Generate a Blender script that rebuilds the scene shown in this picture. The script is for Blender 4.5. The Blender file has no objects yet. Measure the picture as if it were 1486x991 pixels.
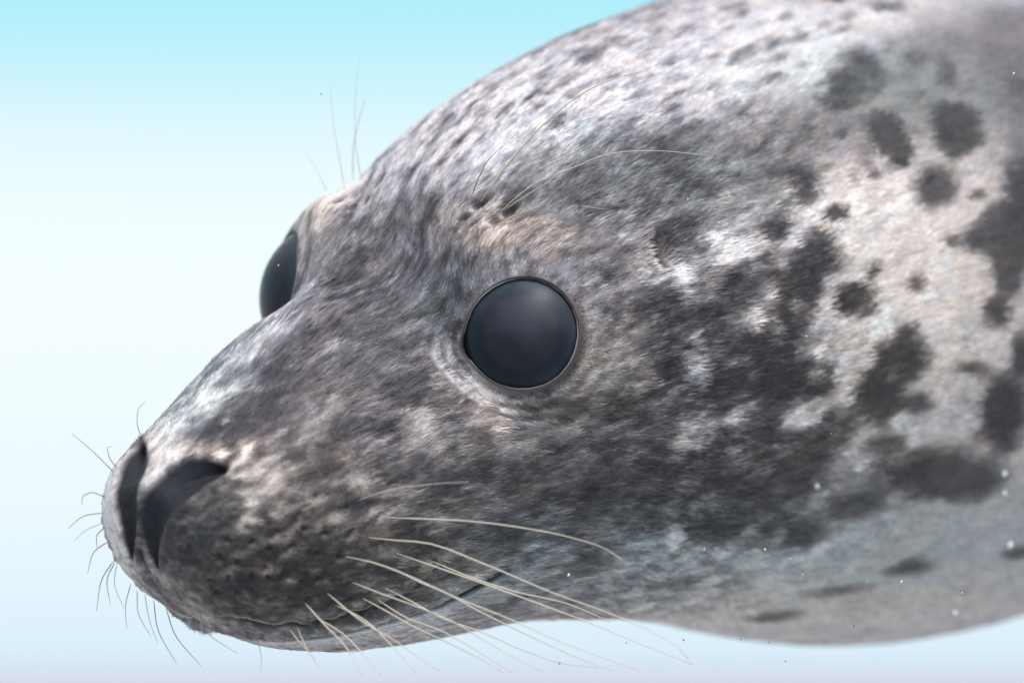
import bpy, math, random
import numpy as np
from mathutils import Vector, Matrix
from mathutils.bvhtree import BVHTree
from mathutils.kdtree import KDTree

rng = np.random.default_rng(7)
random.seed(7)
scene = bpy.context.scene

# ------------------------------------------------------------------ camera
CAM_D = 95.0                       # cm from the seal's eyes to the lens
FPX = 4085.0                       # focal length in photograph pixels (1486 wide)
cam_data = bpy.data.cameras.new("camera")
cam_data.sensor_width = 36.0
cam_data.lens = 36.0 * FPX / 1486.0
cam_data.clip_start = 0.02
cam_data.clip_end = 400.0
cam_data.dof.use_dof = True
cam_data.dof.focus_distance = 0.918
cam_data.dof.aperture_fstop = 6.3
cam = bpy.data.objects.new("camera", cam_data)
cam.location = (0, -CAM_D * .01, 0)
cam.rotation_euler = (math.radians(90), 0, 0)
scene.collection.objects.link(cam)
scene.camera = cam

# ------------------------------------------------------------------ light: bright open water all round, sun from above
SUN_EL, SUN_AZ = math.radians(60), math.radians(150)   # azimuth from +Y (away from the window) towards +X
world = bpy.data.worlds.new("World")
scene.world = world
world.use_nodes = True
nt = world.node_tree
nt.nodes.clear()
out = nt.nodes.new('ShaderNodeOutputWorld')
sky = nt.nodes.new('ShaderNodeTexSky')
sky.sky_type = 'NISHITA'
sky.sun_disc = False
sky.sun_elevation = SUN_EL
sky.sun_rotation = SUN_AZ
bg_sky = nt.nodes.new('ShaderNodeBackground')
bg_sky.inputs['Strength'].default_value = 0.05
nt.links.new(sky.outputs[0], bg_sky.inputs['Color'])
tc = nt.nodes.new('ShaderNodeTexCoord')
sep = nt.nodes.new('ShaderNodeSeparateXYZ')
nt.links.new(tc.outputs['Generated'], sep.inputs[0])
mr = nt.nodes.new('ShaderNodeMapRange')
mr.inputs['From Min'].default_value = -0.5
mr.inputs['From Max'].default_value = 0.5
nt.links.new(sep.outputs['Z'], mr.inputs['Value'])
ramp = nt.nodes.new('ShaderNodeValToRGB')
ramp.color_ramp.interpolation = 'B_SPLINE'
def lin(r, g, b, k=1.0):
    f = lambda c: (c / 255 / 12.92) if c / 255 <= .04045 else ((c / 255 + .055) / 1.055) ** 2.4
    return (f(r) * k, f(g) * k, f(b) * k, 1)
def elev(py):
    t = (495.5 - py) / FPX
    return t / math.sqrt(1 + t * t) + .5
stops = [(0.0, lin(240, 241, 238, 1.2)), (0.28, lin(236, 240, 243, 1.15)), (elev(1080), lin(205, 226, 246)), (elev(940), lin(218, 240, 252)), (elev(760), lin(236, 249, 255)),  # lowest stops, out of view, raised to light jaw and belly from below
         (elev(520), lin(240, 250, 255, 1.03)), (elev(330), lin(243, 252, 255, 1.03)), (elev(190), lin(224, 248, 255)),
         (elev(80), lin(192, 242, 253)), (elev(-30), lin(168, 236, 250)), (0.66, lin(150, 232, 250)), (0.80, lin(238, 244, 252, 1.05)), (1.0, lin(255, 250, 250, 1.15))]
cr = ramp.color_ramp
while len(cr.elements) < len(stops):
    cr.elements.new(0.5)
for e, (p, c) in zip(cr.elements, sorted(stops, key=lambda s: s[0])):
    e.position = p
    e.color = c
nt.links.new(mr.outputs[0], ramp.inputs[0])
bg_w = nt.nodes.new('ShaderNodeBackground')
bg_w.inputs['Strength'].default_value = 1.0
nt.links.new(ramp.outputs[0], bg_w.inputs['Color'])
mixs = nt.nodes.new('ShaderNodeAddShader')
nt.links.new(bg_w.outputs[0], mixs.inputs[0])
# the sky above the water adds its light only upwards
up = nt.nodes.new('ShaderNodeMapRange')
up.inputs['From Min'].default_value = 0.3
up.inputs['From Max'].default_value = 0.8
nt.links.new(sep.outputs['Z'], up.inputs['Value'])
mul = nt.nodes.new('ShaderNodeMath'); mul.operation = 'MULTIPLY'
mul.inputs[1].default_value = 0.10
nt.links.new(up.outputs[0], mul.inputs[0])
nt.links.new(mul.outputs[0], bg_sky.inputs['Strength'])
nt.links.new(bg_sky.outputs[0], mixs.inputs[1])
nt.links.new(mixs.outputs[0], out.inputs[0])

sun_data = bpy.data.lights.new("sun", 'SUN')
sun_data.energy = 4.0
sun_data.angle = math.radians(20)          # sunlight softened by the water surface
sun_data.color = (1.0, 0.95, 0.93)
sun = bpy.data.objects.new("sun", sun_data)
sd = Vector((math.sin(SUN_AZ) * math.cos(SUN_EL), math.cos(SUN_AZ) * math.cos(SUN_EL), math.sin(SUN_EL)))
sun.rotation_euler = sd.to_track_quat('Z', 'Y').to_euler()
sun.location = sd * 3
scene.collection.objects.link(sun)

scene.view_settings.view_transform = 'Standard'
scene.view_settings.look = 'None'
scene.view_settings.exposure = 0.0
scene.view_settings.gamma = 1.0
scene.render.film_transparent = False
scene.cycles.max_bounces = 8
scene.cycles.diffuse_bounces = 3
scene.cycles.use_denoising = True

# ------------------------------------------------------------------ helpers
def link(o):
    scene.collection.objects.link(o)
    return o

def mesh_np(name, verts, faces, mat=None, smooth=True):
    """verts (n,3) world metres, faces list of int arrays (k,3) or (k,4)."""
    me = bpy.data.meshes.new(name)
    verts = np.asarray(verts, dtype=np.float32)
    me.vertices.add(len(verts))
    me.vertices.foreach_set('co', verts.ravel())
    tot, start, idx, off = 0, [], [], 0
    for f in faces:
        f = np.asarray(f, dtype=np.int32)
        k = f.shape[1]
        start.append(off + np.arange(len(f)) * k)
        off += f.size
        tot += len(f)
        idx.append(f.ravel())
    me.loops.add(off)
    me.loops.foreach_set('vertex_index', np.concatenate(idx))
    me.polygons.add(tot)
    me.polygons.foreach_set('loop_start', np.concatenate(start).astype(np.int32))
    me.update(calc_edges=True)
    me.polygons.foreach_set('use_smooth', np.full(tot, smooth))
    if mat:
        me.materials.append(mat)
    return me

def obj(name, me, parent=None):
    o = bpy.data.objects.new(name, me)
    link(o)
    if parent is not None:
        o.parent = parent
        o.matrix_parent_inverse = Matrix.Translation(-abs_loc(parent))
    return o

def abs_loc(o):
    v = Vector(o.location)
    return v

def principled(name, **kw):
    m = bpy.data.materials.new(name)
    m.use_nodes = True
    b = m.node_tree.nodes['Principled BSDF']
    for k, v in kw.items():
        b.inputs[k].default_value = v
    return m, m.node_tree, b

def hash3(i, j, k, s):
    h = (i * 374761393 + j * 668265263 + k * 2147483647 + s * 974634777) & 0xffffffff
    h = ((h ^ (h >> 13)) * 1274126177) & 0xffffffff
    h = (h ^ (h >> 16)) & 0xffff
    return h.astype(np.float32) / 32767.5 - 1.0

def vnoise(P, freq, seed=0):
    Q = P * freq + 1000.0
    I = np.floor(Q).astype(np.int64)
    Fr = (Q - I).astype(np.float32)
    w = Fr * Fr * (3 - 2 * Fr)
    r = 0
    for dx in (0, 1):
        wx = w[:, 0] if dx else 1 - w[:, 0]
        for dy in (0, 1):
            wy = w[:, 1] if dy else 1 - w[:, 1]
            for dz in (0, 1):
                wz = w[:, 2] if dz else 1 - w[:, 2]
                r = r + wx * wy * wz * hash3(I[:, 0] + dx, I[:, 1] + dy, I[:, 2] + dz, seed)
    return r

def fbm(P, freq, octv=3, seed=0):
    r, a = 0, 1.0
    for o in range(octv):
        r = r + a * vnoise(P, freq * 2 ** o, seed + o * 17)
        a *= .5
    return r / 1.6

def sstep(a, b, x):
    t = np.clip((x - a) / (b - a), 0, 1)
    return t * t * (3 - 2 * t)

# ------------------------------------------------------------------ seal frame (cm): x forward, y to the seal's left, z up, origin between the eyes
fv = np.array([-.656, -.727, -.205]); fv /= np.linalg.norm(fv)
lv = np.array([.755, -.636, -.16]); lv -= fv * (lv @ fv); lv /= np.linalg.norm(lv)
uv = np.cross(fv, lv)
RS = np.stack([fv, lv, uv], 1)
OS = np.array([(582 - 743) / 43., 0, (495.5 - 437) / 43.])
def to_world(P):
    return (np.asarray(P) @ RS.T + OS) * .01
def to_seal_dir(d):
    return np.asarray(d, float) @ RS
def to_seal(Wcm):
    return (np.asarray(Wcm) - OS) @ RS
RIGHT, UP, VIEW = to_seal_dir([1, 0, 0]), to_seal_dir([0, 0, 1]), to_seal_dir([0, 1, 0])
CAM_S = to_seal(np.array([0, -CAM_D, 0]))

# stations of the body, nose to rump: height of back, of belly, half width, sideways shift
SX = np.array([12.1, 11.9, 11.3, 10.0, 8.2, 6, 3, 0, -3, -7, -12, -18, -26, -36, -50, -75, -95, -112.])
ZT = np.array([-4.971, -3.724, -3.192, -2.271, -1.393, -0.299, 1.125, 3.007, 4.931, 6.479, 7.602, 8.37, 8.926, 9.623, 9.597, 7.5, 2.0, -4.9])
ZB = np.array([-5.183, -6.266, -7.276, -8.438, -9.667, -10.501, -11.35, -11.832, -12.217, -13.157, -14.784, -17.33, -19.777, -20.719, -18.0, -15.724, -10.0, -5.1])
WD = np.array([0.101, 1.506, 2.493, 3.351, 4.115, 4.896, 5.355, 6.153, 7.321, 8.6, 10.059, 10.993, 12.592, 14.102, 15.041, 12.5, 6.0, 0.05])
YC = np.array([0.0, 0.0, 0.001, 0.0, -0.0, -0.0, 0.0, 0.001, 0.002, 0.161, 0.056, 0.138, -0.134, 0.1, 0, 0, 0, 0])
NU = np.array([2, 2, 2.1, 2.1, 2.1, 2.1, 2.1, 2.1, 2.1, 2.1, 2, 2, 2, 2, 2, 2, 2, 2.])
NL = np.array([2, 2.2, 2.4, 2.5, 2.5, 2.4, 2.2, 2.2, 2.1, 2.1, 2, 2, 2, 2, 2, 2, 2, 2.])

def pch(xs, x, y):
    t = np.sqrt(np.maximum(12.1 - x, 0)); ts = np.sqrt(np.maximum(12.1 - xs, 0))
    h = np.diff(t); dl = np.diff(y) / h
    m = np.zeros(len(t)); m[1:-1] = (dl[:-1] * h[1:] + dl[1:] * h[:-1]) / (h[:-1] + h[1:]); m[0] = dl[0]; m[-1] = dl[-1]
    i = np.clip(np.searchsorted(t, ts, 'right') - 1, 0, len(t) - 2); s = (ts - t[i]) / h[i]
    return (2*s**3-3*s*s+1)*y[i]+(s**3-2*s*s+s)*h[i]*m[i]+(-2*s**3+3*s*s)*y[i+1]+(s**3-s*s)*h[i]*m[i+1]

def base_surface(XS, TH):
    g = lambda a: pch(XS, SX, a)[:, None]
    a, b, ww, y0, u_, l_ = g(ZT), g(ZB), np.maximum(g(WD), .01), g(YC), g(NU), g(NL)
    zm = (a + b) / 2
    c, s = np.cos(TH)[None], np.sin(TH)[None]
    n = np.where(s > 0, u_, l_)
    y = ww * np.sign(c) * np.abs(c) ** (2 / n) + y0
    z = zm + np.where(s > 0, a - zm, zm - b) * np.sign(s) * np.abs(s) ** (2 / n)
    return np.stack([np.broadcast_to(XS[:, None], y.shape), y, z], -1)

_u = np.linspace(0, math.sqrt(124.1), 6000); _x = 12.1 - _u ** 2
_s = np.r_[0, np.cumsum(np.sqrt(np.diff(_x) ** 2 + np.diff(pch(_x, SX, WD)) ** 2 + np.diff(pch(_x, SX, ZT)) ** 2))]
_step = np.interp(_x, [-112, -60, -30, -6, 8, 10.5, 12.1], [2.5, 1.5, .35, .055, .05, .036, .036])
_k = np.r_[0, np.cumsum(np.diff(_s) / _step[1:])]
XS = np.interp(np.linspace(0, _k[-1], int(_k[-1]) + 1), _k, _x)
NTH = 760
TH = np.linspace(0, 2 * np.pi, NTH + 1)[:-1] - np.pi
G = base_surface(XS, TH)                       # (rows, NTH, 3)
NR = len(XS)
P = G.reshape(-1, 3).astype(np.float64)
r_, t_ = np.meshgrid(np.arange(NR - 1), np.arange(NTH), indexing='ij')
QUADS = np.stack([r_ * NTH + t_, r_ * NTH + (t_ + 1) % NTH, (r_ + 1) * NTH + (t_ + 1) % NTH, (r_ + 1) * NTH + t_], -1).reshape(-1, 4)

def grid_normals(P):
    A = P.reshape(NR, NTH, 3)
    dt = np.roll(A, -1, 1) - np.roll(A, 1, 1)
    dr = np.empty_like(A)
    dr[1:-1] = A[2:] - A[:-2]; dr[0] = A[1] - A[0]; dr[-1] = A[-1] - A[-2]
    n = np.cross(dr, dt)
    n /= np.linalg.norm(n, axis=-1, keepdims=True) + 1e-12
    n = n.reshape(-1, 3)
    # outward
    c = P.copy(); cz = pch(XS, SX, (ZT + ZB) / 2)
    c[:, 1] = 0; c[:, 2] = np.repeat(cz, NTH)
    c[:, 0] = P[:, 0]
    sgn = np.sign(np.mean(np.einsum('ij,ij->i', n, P - c)))
    return n * sgn

N = grid_normals(P)

# coarse copy for finding where a feature sits on the skin
_cx = np.concatenate([12.1 - 1.3 * np.linspace(0, 1, 16) ** 1.7, np.linspace(10.7, -10, 110), np.linspace(-10.5, -74, 70)])
_ct = np.linspace(0, 2 * np.pi, 181)[:-1]
CG = base_surface(_cx, _ct)
cv = CG.reshape(-1, 3)
nr, ntc = len(_cx), 180
cf = [(i * ntc + j, i * ntc + (j + 1) % ntc, (i + 1) * ntc + (j + 1) % ntc, (i + 1) * ntc + j) for i in range(nr - 1) for j in range(ntc)]
bvh = BVHTree.FromPolygons([tuple(v) for v in cv], cf)
def project(Q):
    W = np.asarray(Q) @ RS.T + OS
    d = CAM_D + W[..., 1]
    return 743 + FPX * W[..., 0] / d, 495.5 - FPX * W[..., 2] / d, d
_px, _py, _pd = project(cv)
def ray(px, py):
    w = np.array([(px - 743) / FPX, 1.0, (495.5 - py) / FPX])
    d = to_seal_dir(w)
    return d / np.linalg.norm(d)
def hit(px, py, tree=None):
    d = ray(px, py)
    loc, nor, _, _ = (tree or bvh).ray_cast(Vector(CAM_S), Vector(d))
    if loc is None:
        k = np.argmin((_px - px) ** 2 + (_py - py) ** 2 + (_pd - 90) ** 2 * .5)
        return cv[k].copy()
    return np.array(loc)

# ------------------------------------------------------------------ sculpt the head
AY = np.abs(P[:, 1])
PM = P.copy(); PM[:, 1] = AY            # folded to the left side: features are mirrored
disp = np.zeros(len(P))

def bump(c, r, h, p=1.0, flat=(1, 1, 1)):
    """smooth rise of h cm round c (folded coords)"""
    q = (PM - c) / (np.asarray(flat) * r)
    d = np.sqrt((q ** 2).sum(1))
    return h * np.clip(1 - sstep(0, 1, d), 0, 1) ** p

# whisker pads
pc = hit(400, 775); pc2 = hit(500, 800)
disp += bump(pc, 2.9, .38, 1, (1, 1, .9))
disp += bump(pc2, 2.2, .25)
disp -= bump(np.array([8.8, 0, -9.7]), 1.2, .34)
disp += bump(np.array([9.5, .25, -8.8]), .5, .16)
# cheek and jowl
disp += bump(hit(680, 700), 3.5, .18)
# dip in front of the eye, on either side of the bridge
disp -= bump(hit(600, 470), 2.6, .42)
# brow above the eye
EYE = np.array([.40, 5.70, -.10])
disp += bump(np.array([-0.2, 5.0, 2.1]), 2.8, 1.15)
disp += bump(np.array([-0.3, 3.6, 2.2]), 1.6, .2)
disp -= bump(np.array([1.4, 0, 2.2]), 3.4, 1.15)
P = P + N * disp[:, None]
N = grid_normals(P)
def skin_tree():
    A = P.reshape(NR, NTH, 3)[::2, ::4]
    a, b = A.shape[:2]
    i, j = np.meshgrid(np.arange(a - 1), np.arange(b), indexing='ij')
    f = np.stack([i * b + j, i * b + (j + 1) % b, (i + 1) * b + (j + 1) % b, (i + 1) * b + j], -1).reshape(-1, 4)
    return BVHTree.FromPolygons(A.reshape(-1, 3).tolist(), f.tolist())
bvh = skin_tree()

# features that run along a line on the skin
def smooth_line(pts, k=6):
    pts = np.asarray(pts, float); n = len(pts)
    ext = np.vstack([2 * pts[0] - pts[1], pts, 2 * pts[-1] - pts[-2]])
    out_ = []
    for i in range(n - 1):
        p0, p1, p2, p3 = ext[i:i + 4]
        for t in np.arange(k) / k:
            out_.append(.5 * (2 * p1 + (p2 - p0) * t + (2 * p0 - 5 * p1 + 4 * p2 - p3) * t * t + (3 * p1 - p0 - 3 * p2 + p3) * t ** 3))
    out_.append(pts[-1])
    return np.array(out_)
def seg_field(poly_px, pts=None, pad=1.5):
    pts = np.array([hit(*p) for p in poly_px]) if pts is None else np.array(pts, float)
    pts[:, 1] = np.abs(pts[:, 1])
    pts = smooth_line(pts)
    PMm = P.copy(); PMm[:, 1] = np.abs(PMm[:, 1])
    lo, hi = pts.min(0) - pad, pts.max(0) + pad
    sel = np.where(((PMm > lo) & (PMm < hi)).all(1))[0]
    Q = PMm[sel]
    best = np.full(len(sel), 1e9); tpar = np.zeros(len(sel)); side = np.zeros(len(sel))
    nseg = len(pts) - 1
    for i in range(nseg):
        a, b = pts[i], pts[i + 1]
        ab = b - a
        t = np.clip(((Q - a) @ ab) / (ab @ ab), 0, 1)
        v = Q - (a + t[:, None] * ab)
        d = np.linalg.norm(v, axis=1)
        m = d < best
        best[m] = d[m]; tpar[m] = (i + t[m]) / nseg; side[m] = v[m, 2]
    return sel, best, tpar, np.sign(side)

MOUTH = [(316, 916), (345, 922), (400, 928), (440, 926), (500, 917), (550, 905), (600, 893), (640, 880), (672, 865), (700, 850), (725, 836), (748, 824)]
sel, d, t, sd_ = seg_field(MOUTH)
dd = np.zeros(len(P))
taper = np.clip((1.02 - t) / .1, 0, 1)
gap = .16 + .15 * sstep(.5, .75, t)
crease = -.52 * np.exp(-(d / gap) ** 2) * taper
lip_up = .20 * np.exp(-((d - .30) / .25) ** 2) * (sd_ > 0) * taper
low = -.16 * np.exp(-(d / .8) ** 2) * (sd_ < 0) * taper
rim = .07 * np.exp(-((d - .3) / .13) ** 2) * (sd_ < 0) * taper
dh = np.zeros(len(P)); dh[sel] = crease + lip_up + low + rim     # the mouth is cut level, not along the skin normal
mouth_dark = np.zeros(len(P)); mouth_dark[sel] = np.exp(-(d / (gap * .9)) ** 4) * taper
jaw_pale = np.zeros(len(P)); jaw_pale[sel] = np.exp(-(d / 1.3) ** 4) * (sd_ < 0) * np.clip((.97 - t) / .3, 0, 1)
mouth_pale = np.zeros(len(P)); mouth_pale[sel] = np.exp(-((d - .30) / .12) ** 2) * (sd_ < 0) * taper
# lower edge of the whisker pad, scalloped, overhanging the lip
PADE = [(300, 893), (330, 893), (372, 899), (402, 905), (422, 900), (444, 904), (456, 897), (483, 896), (503, 886), (526, 884), (540, 876), (567, 866), (583, 860), (595, 852), (606, 840), (622, 830), (636, 818), (628, 800), (610, 790), (600, 775)]
sel, d, t, sd_ = seg_field(PADE)
tp = np.clip(t / .08, 0, 1) * np.clip((1 - t) / .25, 0, 1)
scal = 1 + .35 * np.sin(t * 60)
dh[sel] += (.16 * np.exp(-((d - .20) / .2) ** 2) * (sd_ > 0) * scal - .20 * np.exp(-((d - .12) / .14) ** 2) * (sd_ <= 0)) * tp
pad_pale = np.zeros(len(P)); pad_pale[sel] = np.exp(-((d - .07) / .07) ** 2) * (sd_ > 0) * tp
pad_shade = np.zeros(len(P)); pad_shade[sel] = np.exp(-((d - .12) / .14) ** 2) * (sd_ <= 0) * tp  # shade under the pad's overhang, put into the coat colour
# nostrils: two curved slits in bare leather, and the groove under them
NOSL = [(10.25, 1.90, -3.02), (10.85, 1.36, -3.22), (11.4, .90, -3.7), (11.8, .60, -4.35), (11.97, .52, -5.15), (11.90, .60, -6.0)]
sel, d, t, sd_ = seg_field(None, NOSL)
wid = .10 + .62 * np.sin(np.clip(t * .98 + .03, 0, 1) * np.pi) ** .85 * (1 - .35 * t)
dd[sel] += -.16 * np.exp(-(d / wid) ** 4) - .26 * np.exp(-(d / .2) ** 2) * np.clip(1.1 - t, 0, 1) + .10 * np.exp(-((d - wid - .16) / .16) ** 2)
nos = np.zeros(len(P)); nos[sel] = sstep(1.35, .85, d / wid)
sel, d, t, sd_ = seg_field(None, [(12.0, .0, -5.6), (11.85, 0, -6.4), (11.5, 0, -7.1), (10.8, 0, -7.9), (9.8, 0, -8.5)])
dd[sel] -= .18 * np.exp(-(d / .12) ** 2)
# brow pits and ear
BROW = [((668, 319), (.13, .10)), ((691, 297), (.16, .2)), ((716, 318), (.2, .2)), ((706, 333), (.13, .13)), ((735, 305), (.14, .16)), ((676, 332), (.11, .12))]
pit = np.zeros(len(P)); brow_pale = np.zeros(len(P))
for (px, py), (r, dep) in BROW:
    r, dep = r * 1.35, dep * 1.9
    c = hit(px, py); c[1] = abs(c[1])
    tail = hit(px + 22, py - 16); tail[1] = abs(tail[1])
    ab = tail - c
    q = P.copy(); q[:, 1] = np.abs(q[:, 1])
    near = np.where(((q - c) ** 2).sum(1) < 1.6)[0]
    Q = q[near]
    t = np.clip(((Q - c) @ ab) / (ab @ ab), 0, 1)
    dq = np.linalg.norm(Q - (c + t[:, None] * ab), axis=1)
    g = np.exp(-(dq / r) ** 2) * (1 - .6 * t)
    dd[near] -= dep * g
    pit[near] = np.maximum(pit[near], g)
    cc = c - ab * .28
    b = np.exp(-(((Q - cc) ** 2).sum(1)) / (r * 1.1) ** 2)
    dd[near] += .12 * b
    brow_pale[near] = np.maximum(brow_pale[near], b)
EAR = [(956, 345), (953, 362), (958, 378), (966, 390)]
sel, d, t, sd_ = seg_field(EAR)
dd[sel] -= .36 * np.exp(-(d / .26) ** 2) * np.clip(np.sin(np.clip(t * .8 + .15, 0, 1) * np.pi), 0, 1)
ear = np.zeros(len(P)); ear[sel] = np.exp(-(d / .22) ** 2)
EARR = [(938, 352), (940, 370), (950, 392), (968, 408)]
sel, d, t, sd_ = seg_field(EARR)
dd[sel] += .12 * np.exp(-(d / .35) ** 2)
# follicle dimples on the whisker pad
FOL = []
for row, (x0, y0, x1, y1, n) in enumerate([(300, 862, 520, 876, 8), (290, 838, 505, 842, 8), (300, 812, 555, 852, 8), (310, 785, 500, 806, 6), (400, 790, 581, 831, 5), (345, 762, 528, 779, 5), (420, 745, 571, 790, 4), (440, 715, 565, 752, 3)]):
    for k in range(n):
        s = (k + .5) / n
        FOL.append((x0 + (x1 - x0) * s + random.uniform(-7, 7), y0 + (y1 - y0) * s + random.uniform(-5, 5)))
fol = np.zeros(len(P))
for (px, py) in FOL:
    c = hit(px, py); c[1] = abs(c[1])
    q = P.copy(); q[:, 1] = np.abs(q[:, 1])
    near = np.where(((q - c) ** 2).sum(1) < .5)[0]
    Q = q[near] - c
    d2 = (Q ** 2).sum(1)
    g = np.exp(-d2 / .11 ** 2)
    dd[near] -= .15 * g
    fol[near] = np.maximum(fol[near], g)
    off = Q - np.array([.16, 0, .1])
    dd[near] += .085 * np.exp(-((off ** 2).sum(1)) / .15 ** 2)
# folds of fur and skin
flow_stretch = P * np.array([.45, 1, 1])
head = sstep(-14, -4, P[:, 0])
dd += .035 * fbm(flow_stretch, 1.3, 3, 3) * head + .05 * fbm(P, .35, 2, 9)
dd += .022 * fbm(flow_stretch, 5.0, 2, 21) * sstep(-25, -10, P[:, 0])
dd += .10 * fbm(P, 2.4, 2, 33) * np.exp(-(((PM - pc2) ** 2).sum(1)) / 2.6 ** 2)
NHZ = N * np.array([1, 1, .12]); NHZ /= np.linalg.norm(NHZ, axis=1, keepdims=True) + 1e-9
P = P + N * dd[:, None] + NHZ * dh[:, None]

# eye sockets
EN = np.array([.77, .53, .33]); EN /= np.linalg.norm(EN)
ER, EOPEN = 2.8, 1.84
EC = EYE - 2.42 * EN
cap = math.sqrt(ER ** 2 - EOPEN ** 2)
def eye_shape(a):
    # outline of the lids: nearly round, drawn out a little towards the inner corner
    w = (a + math.pi - .2) % (2 * math.pi) - math.pi
    return 1 + .012 * np.cos(2 * a) + .008 * np.sin(3 * a + .5) + .10 * np.exp(-(w / .25) ** 2)
eye_r = np.full(len(P), 99.)
nzr = fbm(P, 1.2, 2, 61)
lidc = np.zeros(len(P)); lidr = np.zeros(len(P))
for sgn in (1, -1):
    n_ = EN * np.array([1, sgn, 1]); c_ = EC * np.array([1, sgn, 1])
    q = P - c_
    c = q @ n_
    rad = q - c[:, None] * n_
    r = np.linalg.norm(rad, axis=1)
    e1 = np.array([1., 0, 0]) - n_[0] * n_; e1 /= np.linalg.norm(e1); e2 = np.array([0, 0, 1.]) - n_[2] * n_; e2 -= (e2 @ e1) * e1; e2 /= np.linalg.norm(e2)
    r = r / eye_shape(np.arctan2(rad @ e2, rad @ e1))
    m = np.where((r < 4.6) & (c > -2.2) & (P[:, 1] * sgn > .3))[0]
    rr, ccur = r[m], c[m]
    upd = (rad[m] @ (np.array([0, 0, 1.]) )) / (rr + 1e-6)
    frw = rad[m] @ np.array([1, 0, 0.]) / (rr + 1e-6)
    target = cap + .05 - (.30 - .20 * np.clip(upd, 0, 1)) * (rr - EOPEN) + .06 * np.clip(upd, 0, 1)
    ring = .026 * (1 + .8 * nzr[m]) * np.sin((rr - EOPEN) / .34 * 2 * np.pi) * np.exp(-((rr - 2.5) / .6) ** 2) * np.clip(.35 - upd + .4 * frw, 0, 1)
    wblend = 1 - sstep(0.05, 1.75 + .7 * np.clip(upd, 0, 1), rr - EOPEN)
    cn = ccur + (target - ccur) * wblend + ring
    inside = np.sqrt(np.clip(ER ** 2 - rr ** 2, 0, None)) - .32
    k = sstep(EOPEN, EOPEN - .13, rr)
    cn = cn * (1 - k) + np.where(rr < EOPEN, inside, cn) * k
    P[m] += (cn - ccur)[:, None] * n_
    eye_r[m] = np.minimum(eye_r[m], rr)
    lidc[m] += ring * 4
    lidr[m] = np.exp(-((rr - EOPEN) / .33) ** 2) * np.clip(.45 - .5 * upd - .75 * frw, .1, 1)
N = grid_normals(P)
NS = N  # skin normals (seal frame)
PMAG = None

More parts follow.
